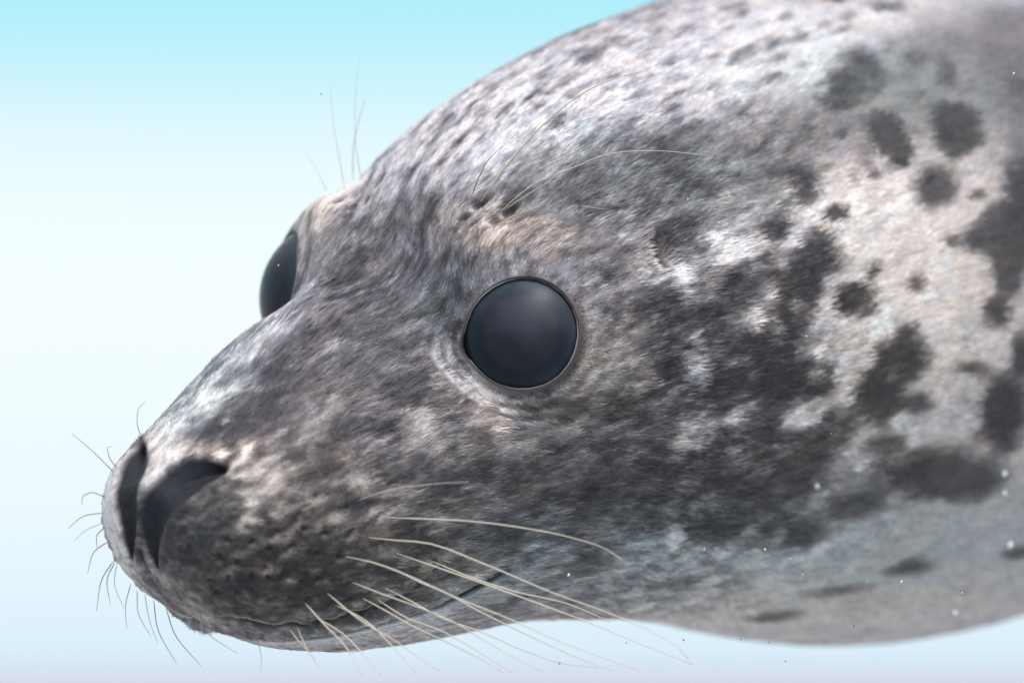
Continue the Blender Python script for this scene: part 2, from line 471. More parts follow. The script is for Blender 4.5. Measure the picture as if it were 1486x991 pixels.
# ------------------------------------------------------------------ coat colour: light ground, dark patches and spots (x, y, rx, ry, angle, darkness, edge)
B = [
 # broad fields; back and forehead painted paler for light from above
 (1300, 400, 260, 230, 0, .13, .6), (1330, 640, 220, 120, 0, .16, .6), (1080, 90, 300, 110, -10, .22, .7), (860, 150, 180, 100, -20, .22, .7),
 (640, 225, 130, 80, -30, .14, .8), (760, 190, 110, 60, -30, .15, .8), (1180, 50, 200, 60, -10, .16, .7), (1430, 80, 150, 55, -10, .66, .7), (1350, 130, 120, 60, -15, .52, .8), (1480, 140, 50, 90, 0, .66, .8),
 (1180, 190, 130, 44, -10, .56, .7), (960, 250, 150, 60, 5, .66, .7), (860, 290, 120, 50, 0, .62, .7), (1060, 255, 90, 40, 0, .58, .7), (1080, 300, 60, 25, 0, .5, .8),
 (560, 330, 100, 60, -40, .42, .8), (590, 380, 70, 60, -50, .62, .8), (480, 440, 110, 70, -45, .45, .8), (620, 430, 55, 70, -60, .66, .8),
 (450, 560, 150, 60, -40, .64, .8), (560, 520, 110, 60, -35, .62, .8), (350, 620, 110, 34, -42, .80, .7), (500, 400, 70, 16, -35, .7, .7), (300, 560, 70, 30, -52, .36, .8),
 (400, 470, 70, 35, -50, .40, .8), (560, 600, 160, 70, -10, .56, .8), (640, 640, 140, 60, 0, .55, .8), (740, 690, 150, 55, 0, .68, .8), (820, 640, 90, 40, 10, .5, .8),
 (470, 690, 110, 50, -10, .60, .8), (400, 780, 160, 90, 10, .77, .7), (300, 760, 60, 60, 0, .66, .7), (520, 790, 130, 60, 10, .76, .7), (430, 850, 150, 44, 5, .78, .7), (300, 780, 50, 70, 0, .76, .8),
 (700, 760, 100, 40, 10, .55, .8), (900, 700, 150, 70, -10, .72, .7), (860, 790, 130, 35, 0, .50, .8), (780, 800, 90, 30, -10, .40, .8), (960, 620, 110, 90, 0, .62, .7),
 (1000, 810, 130, 50, 0, .34, .8), (1200, 840, 320, 60, 0, .16, .7), (1200, 900, 360, 50, 0, .10, .8), (1420, 820, 140, 50, 0, .18, .8), (640, 905, 160, 25, -10, .22, .8), (850, 870, 160, 30, 0, .18, .8), (450, 935, 130, 14, 0, .32, .6), (800, 870, 140, 30, 0, .36, .8),
 (950, 520, 80, 90, 0, .62, .8), (880, 500, 40, 80, 0, .34, .8), (840, 590, 80, 30, -20, .42, .8), (900, 560, 50, 40, 0, .44, .8), (780, 590, 120, 26, 5, .46, .8), (700, 560, 70, 20, 35, .26, .7),
 (650, 500, 34, 60, -10, .36, .8), (640, 475, 26, 22, 0, .62, .7), (720, 350, 90, 24, 5, .26, .7), (790, 380, 60, 18, 10, .4, .8), (690, 385, 60, 16, -15, .5, .7), (850, 370, 45, 30, 0, .62, .7), (888, 398, 22, 18, 0, .86, .5),
 (1010, 400, 70, 50, 0, .26, .7), (960, 415, 40, 25, 10, .2, .7), (920, 340, 30, 24, 0, .58, .7), (1060, 340, 50, 30, 0, .3, .8), (1030, 500, 60, 40, 0, .66, .7), (1040, 440, 45, 40, 20, .5, .7),
 (420, 545, 130, 60, -38, .72, .7), (350, 640, 110, 30, -30, .82, .6), (520, 470, 90, 40, -40, .66, .8), (600, 400, 60, 40, -50, .7, .7), (640, 330, 50, 30, -40, .6, .8), (470, 640, 90, 30, -10, .7, .8), (600, 690, 110, 40, 0, .70, .8), (700, 650, 120, 34, 0, .66, .8), (660, 440, 24, 50, 10, .68, .8), (590, 560, 60, 30, -20, .7, .8), (380, 500, 60, 20, -45, .42, .8), (300, 590, 50, 30, -50, .36, .8), (870, 640, 90, 60, 0, .7, .7), (880, 340, 80, 40, 0, .64, .8), (900, 250, 100, 40, 0, .68, .8), (1000, 240, 70, 40, 0, .72, .7),
 (690, 568, 75, 11, 32, .12, .8), (760, 617, 110, 16, 5, .34, .8), (600, 608, 26, 13, 0, .22, .8), (858, 530, 36, 60, 20, .34, .8), (740, 645, 110, 16, 0, .42, .8), (450, 610, 50, 14, -35, .42, .8), (560, 640, 40, 14, 0, .4, .8), (520, 700, 60, 14, -15, .45, .8), (640, 530, 16, 44, -20, .3, .8), (290, 575, 26, 60, 50, .25, .8), (370, 495, 16, 60, 48, .28, .8),  # last two paint the bright rim light along the snout bridge
 # neck and shoulder network
 (1117, 560, 62, 44, -20, .88, .4), (1173, 551, 38, 32, 0, .84, .4), (1035, 560, 44, 34, 0, .80, .5), (1090, 640, 70, 30, -10, .82, .5), (1193, 626, 44, 30, -20, .80, .4), (1173, 650, 40, 25, 0, .72, .5),
 (1284, 645, 34, 16, 0, .68, .5), (1127, 705, 80, 45, -10, .80, .5), (1335, 690, 100, 34, -3, .86, .4), (1395, 700, 60, 28, 0, .8, .4), (1234, 735, 60, 18, 0, .74, .5), (1052, 763, 80, 26, 0, .70, .5), (1143, 775, 50, 26, 0, .78, .5),
 (1315, 824, 36, 12, 0, .76, .5), (1471, 803, 26, 10, 0, .74, .5), (1117, 894, 48, 9, -5, .66, .6), (1203, 859, 40, 9, -5, .58, .6), (1001, 844, 50, 12, 0, .52, .7),
 (1163, 606, 34, 14, -25, .16, .5), (1067, 677, 22, 12, -10, .36, .6), (1224, 692, 38, 18, 0, .36, .6), (1345, 618, 60, 12, -5, .16, .5), (1234, 545, 22, 42, 10, .16, .5), (966, 738, 60, 15, -20, .48, .7), (1085, 478, 24, 18, 0, .16, .5),
 (1020, 705, 60, 22, -10, .76, .6), (960, 675, 44, 22, 0, .78, .6), (1010, 625, 26, 16, -30, .3, .6), (1075, 510, 16, 20, 20, .3, .6), (1000, 520, 30, 14, 0, .34, .6), (1075, 600, 40, 10, -30, .36, .6), (1215, 500, 18, 40, -10, .2, .5),
 # separate spots
 (1382, 187, 40, 43, 0, .92, .3), (1286, 200, 30, 40, -25, .90, .3), (1302, 237, 15, 9, 0, .88, .3), (1248, 92, 30, 24, 0, .84, .5), (1233, 126, 32, 28, 0, .84, .5), (1208, 150, 24, 18, -30, .86, .4), (1352, 271, 34, 30, 0, .80, .4),
 (1263, 255, 12, 9, 0, .7, .5), (1415, 285, 15, 8, -15, .74, .5), (1370, 108, 14, 26, 0, .74, .5), (1440, 101, 18, 12, 0, .66, .6), (1155, 255, 18, 18, 0, .80, .5), (1163, 288, 22, 14, 0, .78, .5), (1210, 314, 18, 11, -15, .88, .3),
 (1125, 331, 25, 23, 0, .84, .4), (983, 331, 32, 18, -10, .86, .4), (970, 350, 16, 16, 0, .82, .4), (1478, 283, 36, 66, 0, .90, .3), (1466, 345, 48, 56, 0, .90, .3), (1420, 348, 46, 20, -12, .80, .4), (1458, 394, 26, 40, 0, .84, .4),
 (1375, 353, 14, 8, 0, .74, .5), (1440, 457, 24, 22, 0, .84, .4), (1326, 414, 13, 13, 0, .7, .5), (1178, 388, 42, 46, 0, .90, .3), (1160, 424, 38, 30, 0, .90, .3), (1233, 435, 38, 26, 0, .90, .3), (1261, 399, 12, 18, 15, .82, .4),
 (1072, 419, 32, 30, 0, .84, .5), (1112, 390, 30, 24, 0, .80, .5), (1021, 466, 38, 30, 0, .82, .5), (955, 448, 30, 28, 0, .72, .6), (1140, 470, 34, 28, 0, .84, .4), (1105, 505, 60, 30, 0, .84, .4),
 (1296, 522, 48, 40, 0, .93, .3), (1268, 575, 40, 38, 20, .90, .3), (1322, 588, 30, 18, 0, .76, .4), (1478, 520, 22, 34, 0, .9, .4), (1451, 600, 46, 52, 0, .92, .3), (1405, 536, 24, 9, 0, .7, .5),
 (1478, 130, 24, 14, 0, .78, .5), (1460, 40, 50, 26, 0, .62, .6), (1208, 0, 16, 9, 0, .8, .5), (1281, 12, 26, 10, 0, .7, .5), (1324, 86, 22, 11, -15, .7, .5), (1120, 250, 20, 12, 0, .7, .5),
 # muzzle marks, and backlight painted pale on the far nose edge
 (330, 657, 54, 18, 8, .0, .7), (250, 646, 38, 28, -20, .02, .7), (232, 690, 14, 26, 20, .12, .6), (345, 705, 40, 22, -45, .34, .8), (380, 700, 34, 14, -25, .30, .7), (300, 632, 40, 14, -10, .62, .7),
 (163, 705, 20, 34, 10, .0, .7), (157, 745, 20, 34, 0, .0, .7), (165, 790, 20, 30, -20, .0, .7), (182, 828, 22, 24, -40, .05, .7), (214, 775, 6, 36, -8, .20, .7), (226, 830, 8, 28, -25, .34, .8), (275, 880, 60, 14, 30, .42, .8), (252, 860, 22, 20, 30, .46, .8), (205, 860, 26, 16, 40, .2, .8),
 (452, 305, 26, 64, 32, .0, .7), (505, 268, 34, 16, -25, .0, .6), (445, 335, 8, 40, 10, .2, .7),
]
# small dark flecks along the back and forehead
frng = random.Random(5)
for _ in range(44):
    B.append((frng.uniform(820, 1260), frng.uniform(20, 250), frng.uniform(7, 17), frng.uniform(4, 8), -25, frng.uniform(.45, .65), .8))
for _ in range(26):
    B.append((frng.uniform(600, 820), frng.uniform(130, 260), frng.uniform(8, 20), frng.uniform(3, 6), -50, frng.uniform(.35, .5), .8))
for _ in range(60):
    B.append((frng.uniform(320, 640), frng.uniform(600, 860), frng.uniform(10, 22), frng.uniform(5, 10), frng.uniform(-40, 10), frng.choice([.35, .42, .8, .85]), .8))
# small warm flecks are in the warm list below; unseen flank gets spots of its own
WARM = [(850, 540, 60, 80, 0, .9), (720, 600, 130, 40, 15, .7), (420, 770, 230, 130, 0, 1.0), (650, 640, 240, 110, 0, .5), (1330, 400, 260, 300, 0, .8), (1180, 880, 300, 40, 0, .5), (460, 300, 40, 70, 30, 1.0), (290, 655, 90, 30, 0, .9), (700, 345, 60, 22, 5, 1.0), (740, 340, 100, 30, 5, 1.1), (900, 520, 70, 90, 0, .7), (430, 720, 120, 60, 0, .55), (520, 640, 120, 50, 0, .4), (880, 590, 60, 30, -20, 1.0), (850, 480, 30, 60, 0, .5), (800, 600, 60, 20, 0, .7), (1352, 271, 30, 26, 0, .5), (1160, 560, 20, 60, 0, .7), (330, 655, 44, 14, 5, 1.2),
        (480, 760, 120, 50, 0, .4), (620, 560, 80, 40, 10, .4), (960, 355, 30, 30, 0, .8), (1300, 450, 280, 260, 0, .75), (1150, 400, 200, 120, 0, .5), (1300, 690, 90, 30, 0, .4), (560, 640, 200, 90, 0, .2)]
COOL = [(960, 250, 170, 60, 0, .6), (1300, 130, 220, 70, 0, .7), (1100, 800, 420, 70, 0, .55), (760, 790, 80, 50, 0, .6), (300, 560, 90, 50, -50, .7), (640, 420, 50, 60, 0, .4), (580, 500, 60, 60, 0, .3), (300, 780, 60, 50, 0, .5), (1250, 800, 260, 60, 0, .3)]  # the snout bridge entry tints its painted rim light teal

def blob_w(c, rx, ry, ang, edge, Pp, nz):
    s = FPX / float(project(c)[2])
    q = Pp - c
    v = c - CAM_S; v = v / np.linalg.norm(v)
    a = q @ RIGHT * s
    b = -(q @ UP) * s
    dep = q @ v
    R = max(rx, ry) * 1.7 + 6
    m = np.where((np.abs(a) < R) & (np.abs(b) < R) & (np.abs(dep) < R / s * 1.6 + 1.0))[0]
    a, b = a[m], b[m]
    ca, sa = math.cos(math.radians(ang)), math.sin(math.radians(ang))
    x = (a * ca + b * sa) / rx
    y = (-a * sa + b * ca) / ry
    d = np.sqrt(x * x + y * y) + nz[m] * .5 + finer0[m] * .12
    edge = min(.95, edge * 1.25)
    return m, 1 - sstep(1 - edge, 1 + edge, d)

nz = fbm(P * np.array([.75, 1, 1]), 1.25, 4, 50)
finer0 = fbm(P * np.array([.3, 1, 1]), 6.0, 2, 55)
fine = fbm(P * np.array([.4, 1, 1]), 3.2, 3, 90)
dark = np.full(len(P), .40)
dark += .12 * fbm(P, .5, 3, 70)
belly = sstep(-6, -12, P[:, 2] + .12 * P[:, 0])
dark = dark * (1 - belly * .3)
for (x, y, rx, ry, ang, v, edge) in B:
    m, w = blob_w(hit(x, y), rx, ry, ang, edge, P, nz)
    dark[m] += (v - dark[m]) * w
# unseen right flank
for _ in range(90):
    xx = frng.uniform(-90, -8); th = frng.uniform(math.pi * .55, math.pi * 1.4)
    c = base_surface(np.array([xx]), np.array([th]))[0, 0]
    r = frng.uniform(.5, 1.6)
    d = np.linalg.norm((P - c) / r, axis=1) + nz * .34
    w = 1 - sstep(.6, 1.3, d)
    dark += (.88 - dark) * w
for _ in range(60):
    xx = frng.uniform(-92, -46); th = frng.uniform(-math.pi * .4, math.pi * .5)
    c = base_surface(np.array([xx]), np.array([th]))[0, 0]
    r = frng.uniform(.7, 2.2)
    d = np.linalg.norm((P - c) / r, axis=1) + nz * .34
    dark += (.88 - dark) * (1 - sstep(.6, 1.3, d))
warm = np.full(len(P), .0); cool = np.zeros(len(P))
for (x, y, rx, ry, ang, v) in WARM:
    m, w = blob_w(hit(x, y), rx, ry, ang, .7, P, nz); warm[m] = np.maximum(warm[m], w * v)
for (x, y, rx, ry, ang, v) in COOL:
    m, w = blob_w(hit(x, y), rx, ry, ang, .8, P, nz); cool[m] = np.maximum(cool[m], w * v)
headw = sstep(-16, -6, P[:, 0])
finer = fbm(P * np.array([.32, 1, 1]), 7.5, 2, 95)
dark += (.26 * fine + (.26 - .10 * sstep(1, 4, P[:, 2])) * finer + .22 * nz + .08 * fbm(P * np.array([.6, 1, 1]), 1.9, 3, 77)) * (.25 + .75 * headw)
dark += (.12 * np.clip(finer, 0, 1) + .22 * sstep(.25, .7, vnoise(P * np.array([.55, 1, 1]), 2.6, 97))) * sstep(.5, 2.5, P[:, 2]) * sstep(-26, -14, P[:, 0])
gaps = sstep(.12, .55, fbm(P, 1.25, 3, 500)) * sstep(-2.5, -6, P[:, 0]) * sstep(-18, -12, P[:, 0]) * sstep(3.5, 1.5, P[:, 2])
dark -= .42 * gaps
dark += (dark - .5) * .08 * headw
dark += .10 * headw * sstep(3.5, .5, P[:, 2])
dark = np.clip(dark, 0.0, 1.0) ** 1.3
dark = np.maximum(dark, .55 * fol)
dark = np.maximum(dark, np.clip(pit * 1.5, 0, 1))  # shade inside the brow pits, painted dark
dark = np.maximum(dark, .9 * ear)
dark = dark * (1 - brow_pale * .8)
dark = dark * (1 - jaw_pale * .8) * (1 - mouth_pale * .8)
dark = dark * (1 - .5 * pad_pale)
dark = np.maximum(dark, .92 * pad_shade)
dark = np.maximum(dark, mouth_dark)
dark = np.clip(dark - lidc * 1.3, 0, 1)  # lid folds shaded in colour: crests paler, hollows darker
dark = np.maximum(dark, .9 * sstep(EOPEN + .12, EOPEN, eye_r))
dark = np.maximum(dark, .95 * lidr)

LIGHT = np.array([.69, .655, .68]); DARK = np.array([.029, .027, .032])
g = dark[:, None]
lg = np.log(LIGHT) * (1 - g) + np.log(DARK) * g          # fur pigment falls off in proportion
col = np.exp(lg)
tone = np.ones((len(P), 3))
mid = 4 * g * (1 - g)
tone *= 1 + warm[:, None] * np.array([.14, .005, -.16]) * (.6 + .4 * mid)
tone *= 1 + cool[:, None] * np.array([-.18, .03, .01])
wn = fbm(P * np.array([.5, 1, 1]), 2.0, 2, 200)[:, None]
tone *= 1 + wn * np.array([.07, 0, -.07])
col = np.clip(col * tone, .012, .85)
NOSE = np.array([.011, .012, .019])
col = col * (1 - nos[:, None]) + NOSE * nos[:, None]

# ------------------------------------------------------------------ seal object
seal = bpy.data.objects.new("seal", None)
link(seal)
seal.location = Vector(to_world(np.array([-10., 0, -13.5])))
seal.empty_display_size = .05
seal['label'] = "spotted grey seal with large dark eyes and long whiskers, swimming towards the left"
seal['category'] = "seal"

skin_m, snt, sb = principled("seal_skin", Roughness=.5)
at = snt.nodes.new('ShaderNodeAttribute'); at.attribute_name = 'coat'
snt.links.new(at.outputs['Color'], sb.inputs['Base Color'])
wet = snt.nodes.new('ShaderNodeAttribute'); wet.attribute_name = 'bare'
mrr = snt.nodes.new('ShaderNodeMapRange'); mrr.inputs['To Min'].default_value = .62; mrr.inputs['To Max'].default_value = .75
snt.links.new(wet.outputs['Fac'], mrr.inputs['Value'])
snt.links.new(mrr.outputs[0], sb.inputs['Roughness'])
sb.inputs['Specular IOR Level'].default_value = .3
tcx = snt.nodes.new('ShaderNodeTexCoord'); nzt = snt.nodes.new('ShaderNodeTexNoise')
nzt.inputs['Scale'].default_value = 900; nzt.inputs['Detail'].default_value = 3
snt.links.new(tcx.outputs['Object'], nzt.inputs['Vector'])
bmp = snt.nodes.new('ShaderNodeBump'); bmp.inputs['Strength'].default_value = .35; bmp.inputs['Distance'].default_value = .0006
snt.links.new(nzt.outputs['Fac'], bmp.inputs['Height']); snt.links.new(bmp.outputs[0], sb.inputs['Normal'])

# drop the funnel tip inside the sockets is kept: it closes the skin behind the eyeballs
W = to_world(P)
# make faces outward
q0 = QUADS[len(QUADS) // 2]
fn = np.cross(P[q0[1]] - P[q0[0]], P[q0[2]] - P[q0[0]])
if fn @ N[q0[0]] < 0:
    QUADS = QUADS[:, ::-1]
capn = np.array([[0, j, j + 1] for j in range(1, NTH - 1)])
me = mesh_np("body", W, [QUADS, capn], skin_m)
ca = me.color_attributes.new('coat', 'FLOAT_COLOR', 'POINT')
ca.data.foreach_set('color', np.c_[col * .8, np.ones(len(P))].astype(np.float32).ravel())
ba = me.attributes.new('bare', 'FLOAT', 'POINT')
ba.data.foreach_set('value', nos.astype(np.float32))
body = obj("body", me, seal)
body['label'] = "pale grey body and head with dark blotches"

# ------------------------------------------------------------------ eyes
def sphere_cap(c, n, R, ang_max, nu=48, nv=20):
    n = n / np.linalg.norm(n)
    t1 = np.cross(n, [0, 0, 1.]); t1 /= np.linalg.norm(t1); t2 = np.cross(n, t1)
    V = [c + n * R]
    for i in range(1, nv + 1):
        a = ang_max * i / nv
        for j in range(nu):
            b = 2 * np.pi * j / nu
            V.append(c + R * (math.cos(a) * n + math.sin(a) * (math.cos(b) * t1 + math.sin(b) * t2)))
    F3 = [[0, 1 + (j + 1) % nu, 1 + j] for j in range(nu)]
    F4 = [[1 + (i - 1) * nu + j, 1 + (i - 1) * nu + (j + 1) % nu, 1 + i * nu + (j + 1) % nu, 1 + i * nu + j] for i in range(1, nv) for j in range(nu)]
    F3 = [f[::-1] for f in F3] if np.cross(t1, t2) @ n > 0 else F3
    F4 = [f[::-1] for f in F4] if np.cross(t1, t2) @ n > 0 else F4
    return np.array(V), F3, F4
iris_m, int_, ib = principled("eye_iris", Roughness=.55)
ia = int_.nodes.new('ShaderNodeAttribute'); ia.attribute_name = 'ring'
irp = int_.nodes.new('ShaderNodeValToRGB')
irp.color_ramp.elements[0].position = 0; irp.color_ramp.elements[0].color = (.020, .024, .036, 1)
irp.color_ramp.elements[1].position = 1; irp.color_ramp.elements[1].color = (.010, .012, .018, 1)
for p_, c_ in ((.62, (.022, .023, .034, 1)), (.72, (.013, .017, .028, 1)), (.90, (.016, .028, .044, 1)), (.95, (.03, .035, .045, 1))):  # outer blue stands in for water reflected in the eye
    e = irp.color_ramp.elements.new(p_); e.color = c_
int_.links.new(ia.outputs['Fac'], irp.inputs[0])
ino = int_.nodes.new('ShaderNodeTexNoise'); ino.inputs['Scale'].default_value = 90; ino.inputs['Detail'].default_value = 2
itc = int_.nodes.new('ShaderNodeTexCoord'); int_.links.new(itc.outputs['Object'], ino.inputs['Vector'])
imx = int_.nodes.new('ShaderNodeMixRGB'); imx.blend_type = 'MULTIPLY'; imx.inputs[0].default_value = .7
imr = int_.nodes.new('ShaderNodeMapRange'); imr.inputs['From Min'].default_value = .3; imr.inputs['From Max'].default_value = .7; imr.inputs['To Min'].default_value = .5; imr.inputs['To Max'].default_value = 1.5
int_.links.new(ino.outputs['Fac'], imr.inputs['Value'])
int_.links.new(irp.outputs[0], imx.inputs[1]); int_.links.new(imr.outputs[0], imx.inputs[2])
int_.links.new(imx.outputs[0], ib.inputs['Base Color'])
ib.inputs['Specular IOR Level'].default_value = .2
cor_m = bpy.data.materials.new("eye_cornea"); cor_m.use_nodes = True
cn_ = cor_m.node_tree; cn_.nodes.clear()
co = cn_.nodes.new('ShaderNodeOutputMaterial'); tr = cn_.nodes.new('ShaderNodeBsdfTransparent'); gl = cn_.nodes.new('ShaderNodeBsdfGlossy')
gl.inputs['Roughness'].default_value = .30
fr = cn_.nodes.new('ShaderNodeFresnel'); fr.inputs['IOR'].default_value = 1.14
mx = cn_.nodes.new('ShaderNodeMixShader')
cn_.links.new(fr.outputs[0], mx.inputs[0]); cn_.links.new(tr.outputs[0], mx.inputs[1]); cn_.links.new(gl.outputs[0], mx.inputs[2]); cn_.links.new(mx.outputs[0], co.inputs[0])
lid_m, lnt, lb = principled("eyelid_rim", Roughness=.22)
lb.inputs['Base Color'].default_value = (.16, .15, .15, 1)
for sgn in (1, -1):
    mir = np.array([1, sgn, 1])
    n_ = EN * mir; c_ = EC * mir
    V, F3, F4 = sphere_cap(c_, n_, ER - .06, 1.9)
    me = mesh_np("eyeball", to_world(V), [np.array(F3), np.array(F4)], iris_m)
    ring = np.linalg.norm(np.cross(V - c_, n_), axis=1) / EOPEN
    ra = me.attributes.new('ring', 'FLOAT', 'POINT'); ra.data.foreach_set('value', ring.astype(np.float32))
    eb = obj("eyeball", me, seal)
    eb['label'] = "near round dark eye" if sgn == 1 else "far dark eye seen edge-on"
    V, F3, F4 = sphere_cap(c_, n_, ER + .01, 1.25)
    cme = mesh_np("cornea", to_world(V), [np.array(F3), np.array(F4)], cor_m)
    cor = bpy.data.objects.new("cornea", cme); link(cor); cor.parent = eb
    cor.matrix_parent_inverse = Matrix.Identity(4)
    # parent chain: eyeball sits in world coordinates through its own inverse
    # eyelid rim: thin torus round the opening
    t1 = np.array([1., 0, 0]) - n_[0] * n_; t1 /= np.linalg.norm(t1); t2 = np.array([0, 0, 1.]) - n_[2] * n_; t2 -= (t2 @ t1) * t1; t2 /= np.linalg.norm(t2)
    TV, nu_, nv_ = [], 200, 8
    for i in range(nu_):
        a = 2 * np.pi * i / nu_
        rd = math.cos(a) * t1 + math.sin(a) * t2
        sh = float(eye_shape(a))
        thick = .030 + .008 * math.sin(a * 5 + 1)
        for j in range(nv_):
            b = 2 * np.pi * j / nv_
            Rr = EOPEN * sh - .015 + .004 * math.sin(a * 23) + thick * math.cos(b)
            hgt = math.sqrt(max(ER ** 2 - Rr ** 2, .1))
            TV.append(c_ + rd * Rr + n_ * (hgt + .015 + thick * math.sin(b)))
    TF = [[i * nv_ + j, ((i + 1) % nu_) * nv_ + j, ((i + 1) % nu_) * nv_ + (j + 1) % nv_, i * nv_ + (j + 1) % nv_] for i in range(nu_) for j in range(nv_)]
    obj("eyelid", mesh_np("eyelid", to_world(np.array(TV)), [np.array(TF)], lid_m), seal)

# ------------------------------------------------------------------ fur: short hairs lying back along the skin
def fur(nh_near, nh_far):
    A = P.reshape(NR, NTH, 3)
    e1 = A[1:, :] - A[:-1, :]; e2 = (np.roll(A, -1, 1) - A)[:-1]
    area = np.linalg.norm(np.cross(e1, e2), axis=-1)
    cen = A[:-1]
    Nn = N.reshape(NR, NTH, 3)[:-1]
    vdir = CAM_S - cen; vdir /= np.linalg.norm(vdir, axis=-1, keepdims=True)
    facing = (Nn * vdir).sum(-1)
    x = cen[..., 0]
    mask = (nos.reshape(NR, NTH)[:-1] < .12) & (eye_r.reshape(NR, NTH)[:-1] > EOPEN + .03) & (mouth_dark.reshape(NR, NTH)[:-1] < .2) & (pit.reshape(NR, NTH)[:-1] < .35) & (ear.reshape(NR, NTH)[:-1] < .8) & (brow_pale.reshape(NR, NTH)[:-1] < .5)
    res = []
    near = (facing > -.25) & (x > -48)
    for cnt, mk in ((nh_near, mask & near), (nh_far, mask & ~near & (x > -100))):
        dens = 1.0 / (1 + .0 * x)
        pz = (area * mk * np.where(x > -6, 1.0, np.where(x > -20, .55, .3))).ravel(); pz /= pz.sum()
        res.append(rng.choice(len(pz), cnt, p=pz))
    cell = np.concatenate(res)
    n = len(cell)
    ri, ti = cell // NTH, cell % NTH
    fu, fw = rng.random(n), rng.random(n)
    Af = A
    Pa = Af[ri, ti]; Pb = Af[ri, (ti + 1) % NTH]; Pc = Af[ri + 1, ti]; Pd = Af[ri + 1, (ti + 1) % NTH]
    root = (Pa * ((1 - fu) * (1 - fw))[:, None] + Pb * ((1 - fu) * fw)[:, None] + Pc * (fu * (1 - fw))[:, None] + Pd * (fu * fw)[:, None])
    vi = ri * NTH + ti
    nn = N[vi]
    cc = col[vi]
    # lie of the coat: backwards, parting round the eye, fanning down on the muzzle
    fl = np.tile(np.array([-1., 0, 0]), (n, 1))
    side = np.sign(root[:, 1] + 1e-6)
    mz = sstep(4, 10, root[:, 0])
    fl[:, 2] -= .55 * mz * sstep(-3.5, -7, root[:, 2])
    fl[:, 1] += side * .35 * mz
    for sgn in (1, -1):
        c0 = EC * np.array([1, sgn, 1]); n0 = EN * np.array([1, sgn, 1])
        q = root - c0; q = q - (q @ n0)[:, None] * n0
        r = np.linalg.norm(q, axis=1)
        k = np.exp(-((r - EOPEN) / 1.1) ** 2) * (np.sign(root[:, 1]) == sgn)
        fl += (q / (r[:, None] + 1e-6)) * (k * .75)[:, None]
    wav = np.stack([vnoise(root, .9, 300 + i) for i in range(3)], 1)
    wav2 = np.stack([vnoise(root, 3.5, 310 + i) for i in range(3)], 1)
    fl += .20 * wav + .07 * wav2 + rng.normal(0, .045, (n, 3))
    fl -= (fl * nn).sum(1)[:, None] * nn
    fl /= np.linalg.norm(fl, axis=1, keepdims=True) + 1e-9
    sd = np.cross(nn, fl)
    x = root[:, 0]
    L = np.where(x > 6.5, .17, np.where(x > -4, .34, .38)) * rng.uniform(.6, 1.35, n)
    er = eye_r[vi]
    L = np.where(er < 3.2, L * (.45 + .55 * sstep(EOPEN, 3.2, er)), L)
    L = np.where(x > 10.6, L * (1 - .55 * sstep(10.6, 11.7, x)), L)
    L = L * (1 - .45 * np.clip(pad_shade[vi] + mouth_pale[vi] + fol[vi], 0, 1))
    wdt = np.where(x > -4, .013, .022) * rng.uniform(.6, 1.4, n)
    wdt = np.where(x < -20, wdt * 1.5, wdt)
    lift = rng.uniform(.05, .13, n)
    roll = rng.normal(0, .22, n)
    sdir = sd * np.cos(roll)[:, None] + nn * np.sin(roll)[:, None]
    b0 = root - nn * .012
    b1 = root + fl * (L * .5)[:, None] + nn * (L * lift * .5)[:, None]
    b2 = root + fl * L[:, None] + nn * (L * lift * .75)[:, None]
    V = np.empty((n, 5, 3))
    V[:, 0] = b0 - sdir * wdt[:, None]; V[:, 1] = b0 + sdir * wdt[:, None]
    V[:, 2] = b1 - sdir * (wdt * .85)[:, None]; V[:, 3] = b1 + sdir * (wdt * .85)[:, None]
    V[:, 4] = b2
    o = np.arange(n)[:, None] * 5
    F4 = o + np.array([[0, 1, 3, 2]]); F3 = o + np.array([[2, 3, 4]])
    # pigment of each hair: base coat, lighter and darker guard hairs, in small wisps
    clump = fbm(root * np.array([.3, 1, 1]), 6.0, 2, 400)
    bk = .16 + .84 * sstep(-22, -5, root[:, 0])
    j = np.exp((rng.normal(0, .26, n) + .6 * clump) * bk)
    clump2 = vnoise(root * np.array([.3, 1, 1]), 7.0, 420)
    j = np.clip(j, .45, 1.7)
    lum = np.clip(cc.mean(1) / .6, 0, 1)
    j = j ** (1.0 - .55 * lum)
    hc = np.clip(cc * j[:, None] * 1.03, .01, .66)
    tint = rng.normal(0, .05, n)[:, None] * np.array([1, 0, -1.])
    hc = np.clip(hc * (1 + tint), .01, .9)
    return V.reshape(-1, 3), F3, F4, np.repeat(hc, 5, 0), np.repeat(nn * .8 + sdir * (.10 * rng.normal(0, 1, n) + .30 * clump2)[:, None], 5, 0), n

fur_m, fnt, fb = principled("seal_fur", Roughness=.48)
fa = fnt.nodes.new('ShaderNodeAttribute'); fa.attribute_name = 'coat'
fnt.links.new(fa.outputs['Color'], fb.inputs['Base Color'])
fb.inputs['Specular IOR Level'].default_value = .25
fna = fnt.nodes.new('ShaderNodeAttribute'); fna.attribute_name = 'lie'
geo = fnt.nodes.new('ShaderNodeNewGeometry')
vm = fnt.nodes.new('ShaderNodeVectorMath'); vm.operation = 'NORMALIZE'
fnt.links.new(fna.outputs['Vector'], vm.inputs[0])
fnt.links.new(vm.outputs[0], fb.inputs['Normal'])
V, F3, F4, hc, hn, nh = fur(300000, 60000)
me = mesh_np("fur", to_world(V), [F4, F3], fur_m)
ca = me.color_attributes.new('coat', 'FLOAT_COLOR', 'POINT')
ca.data.foreach_set('color', np.c_[hc, np.ones(len(hc))].astype(np.float32).ravel())
la = me.attributes.new('lie', 'FLOAT_VECTOR', 'POINT')
la.data.foreach_set('vector', (hn @ RS.T).astype(np.float32).ravel())
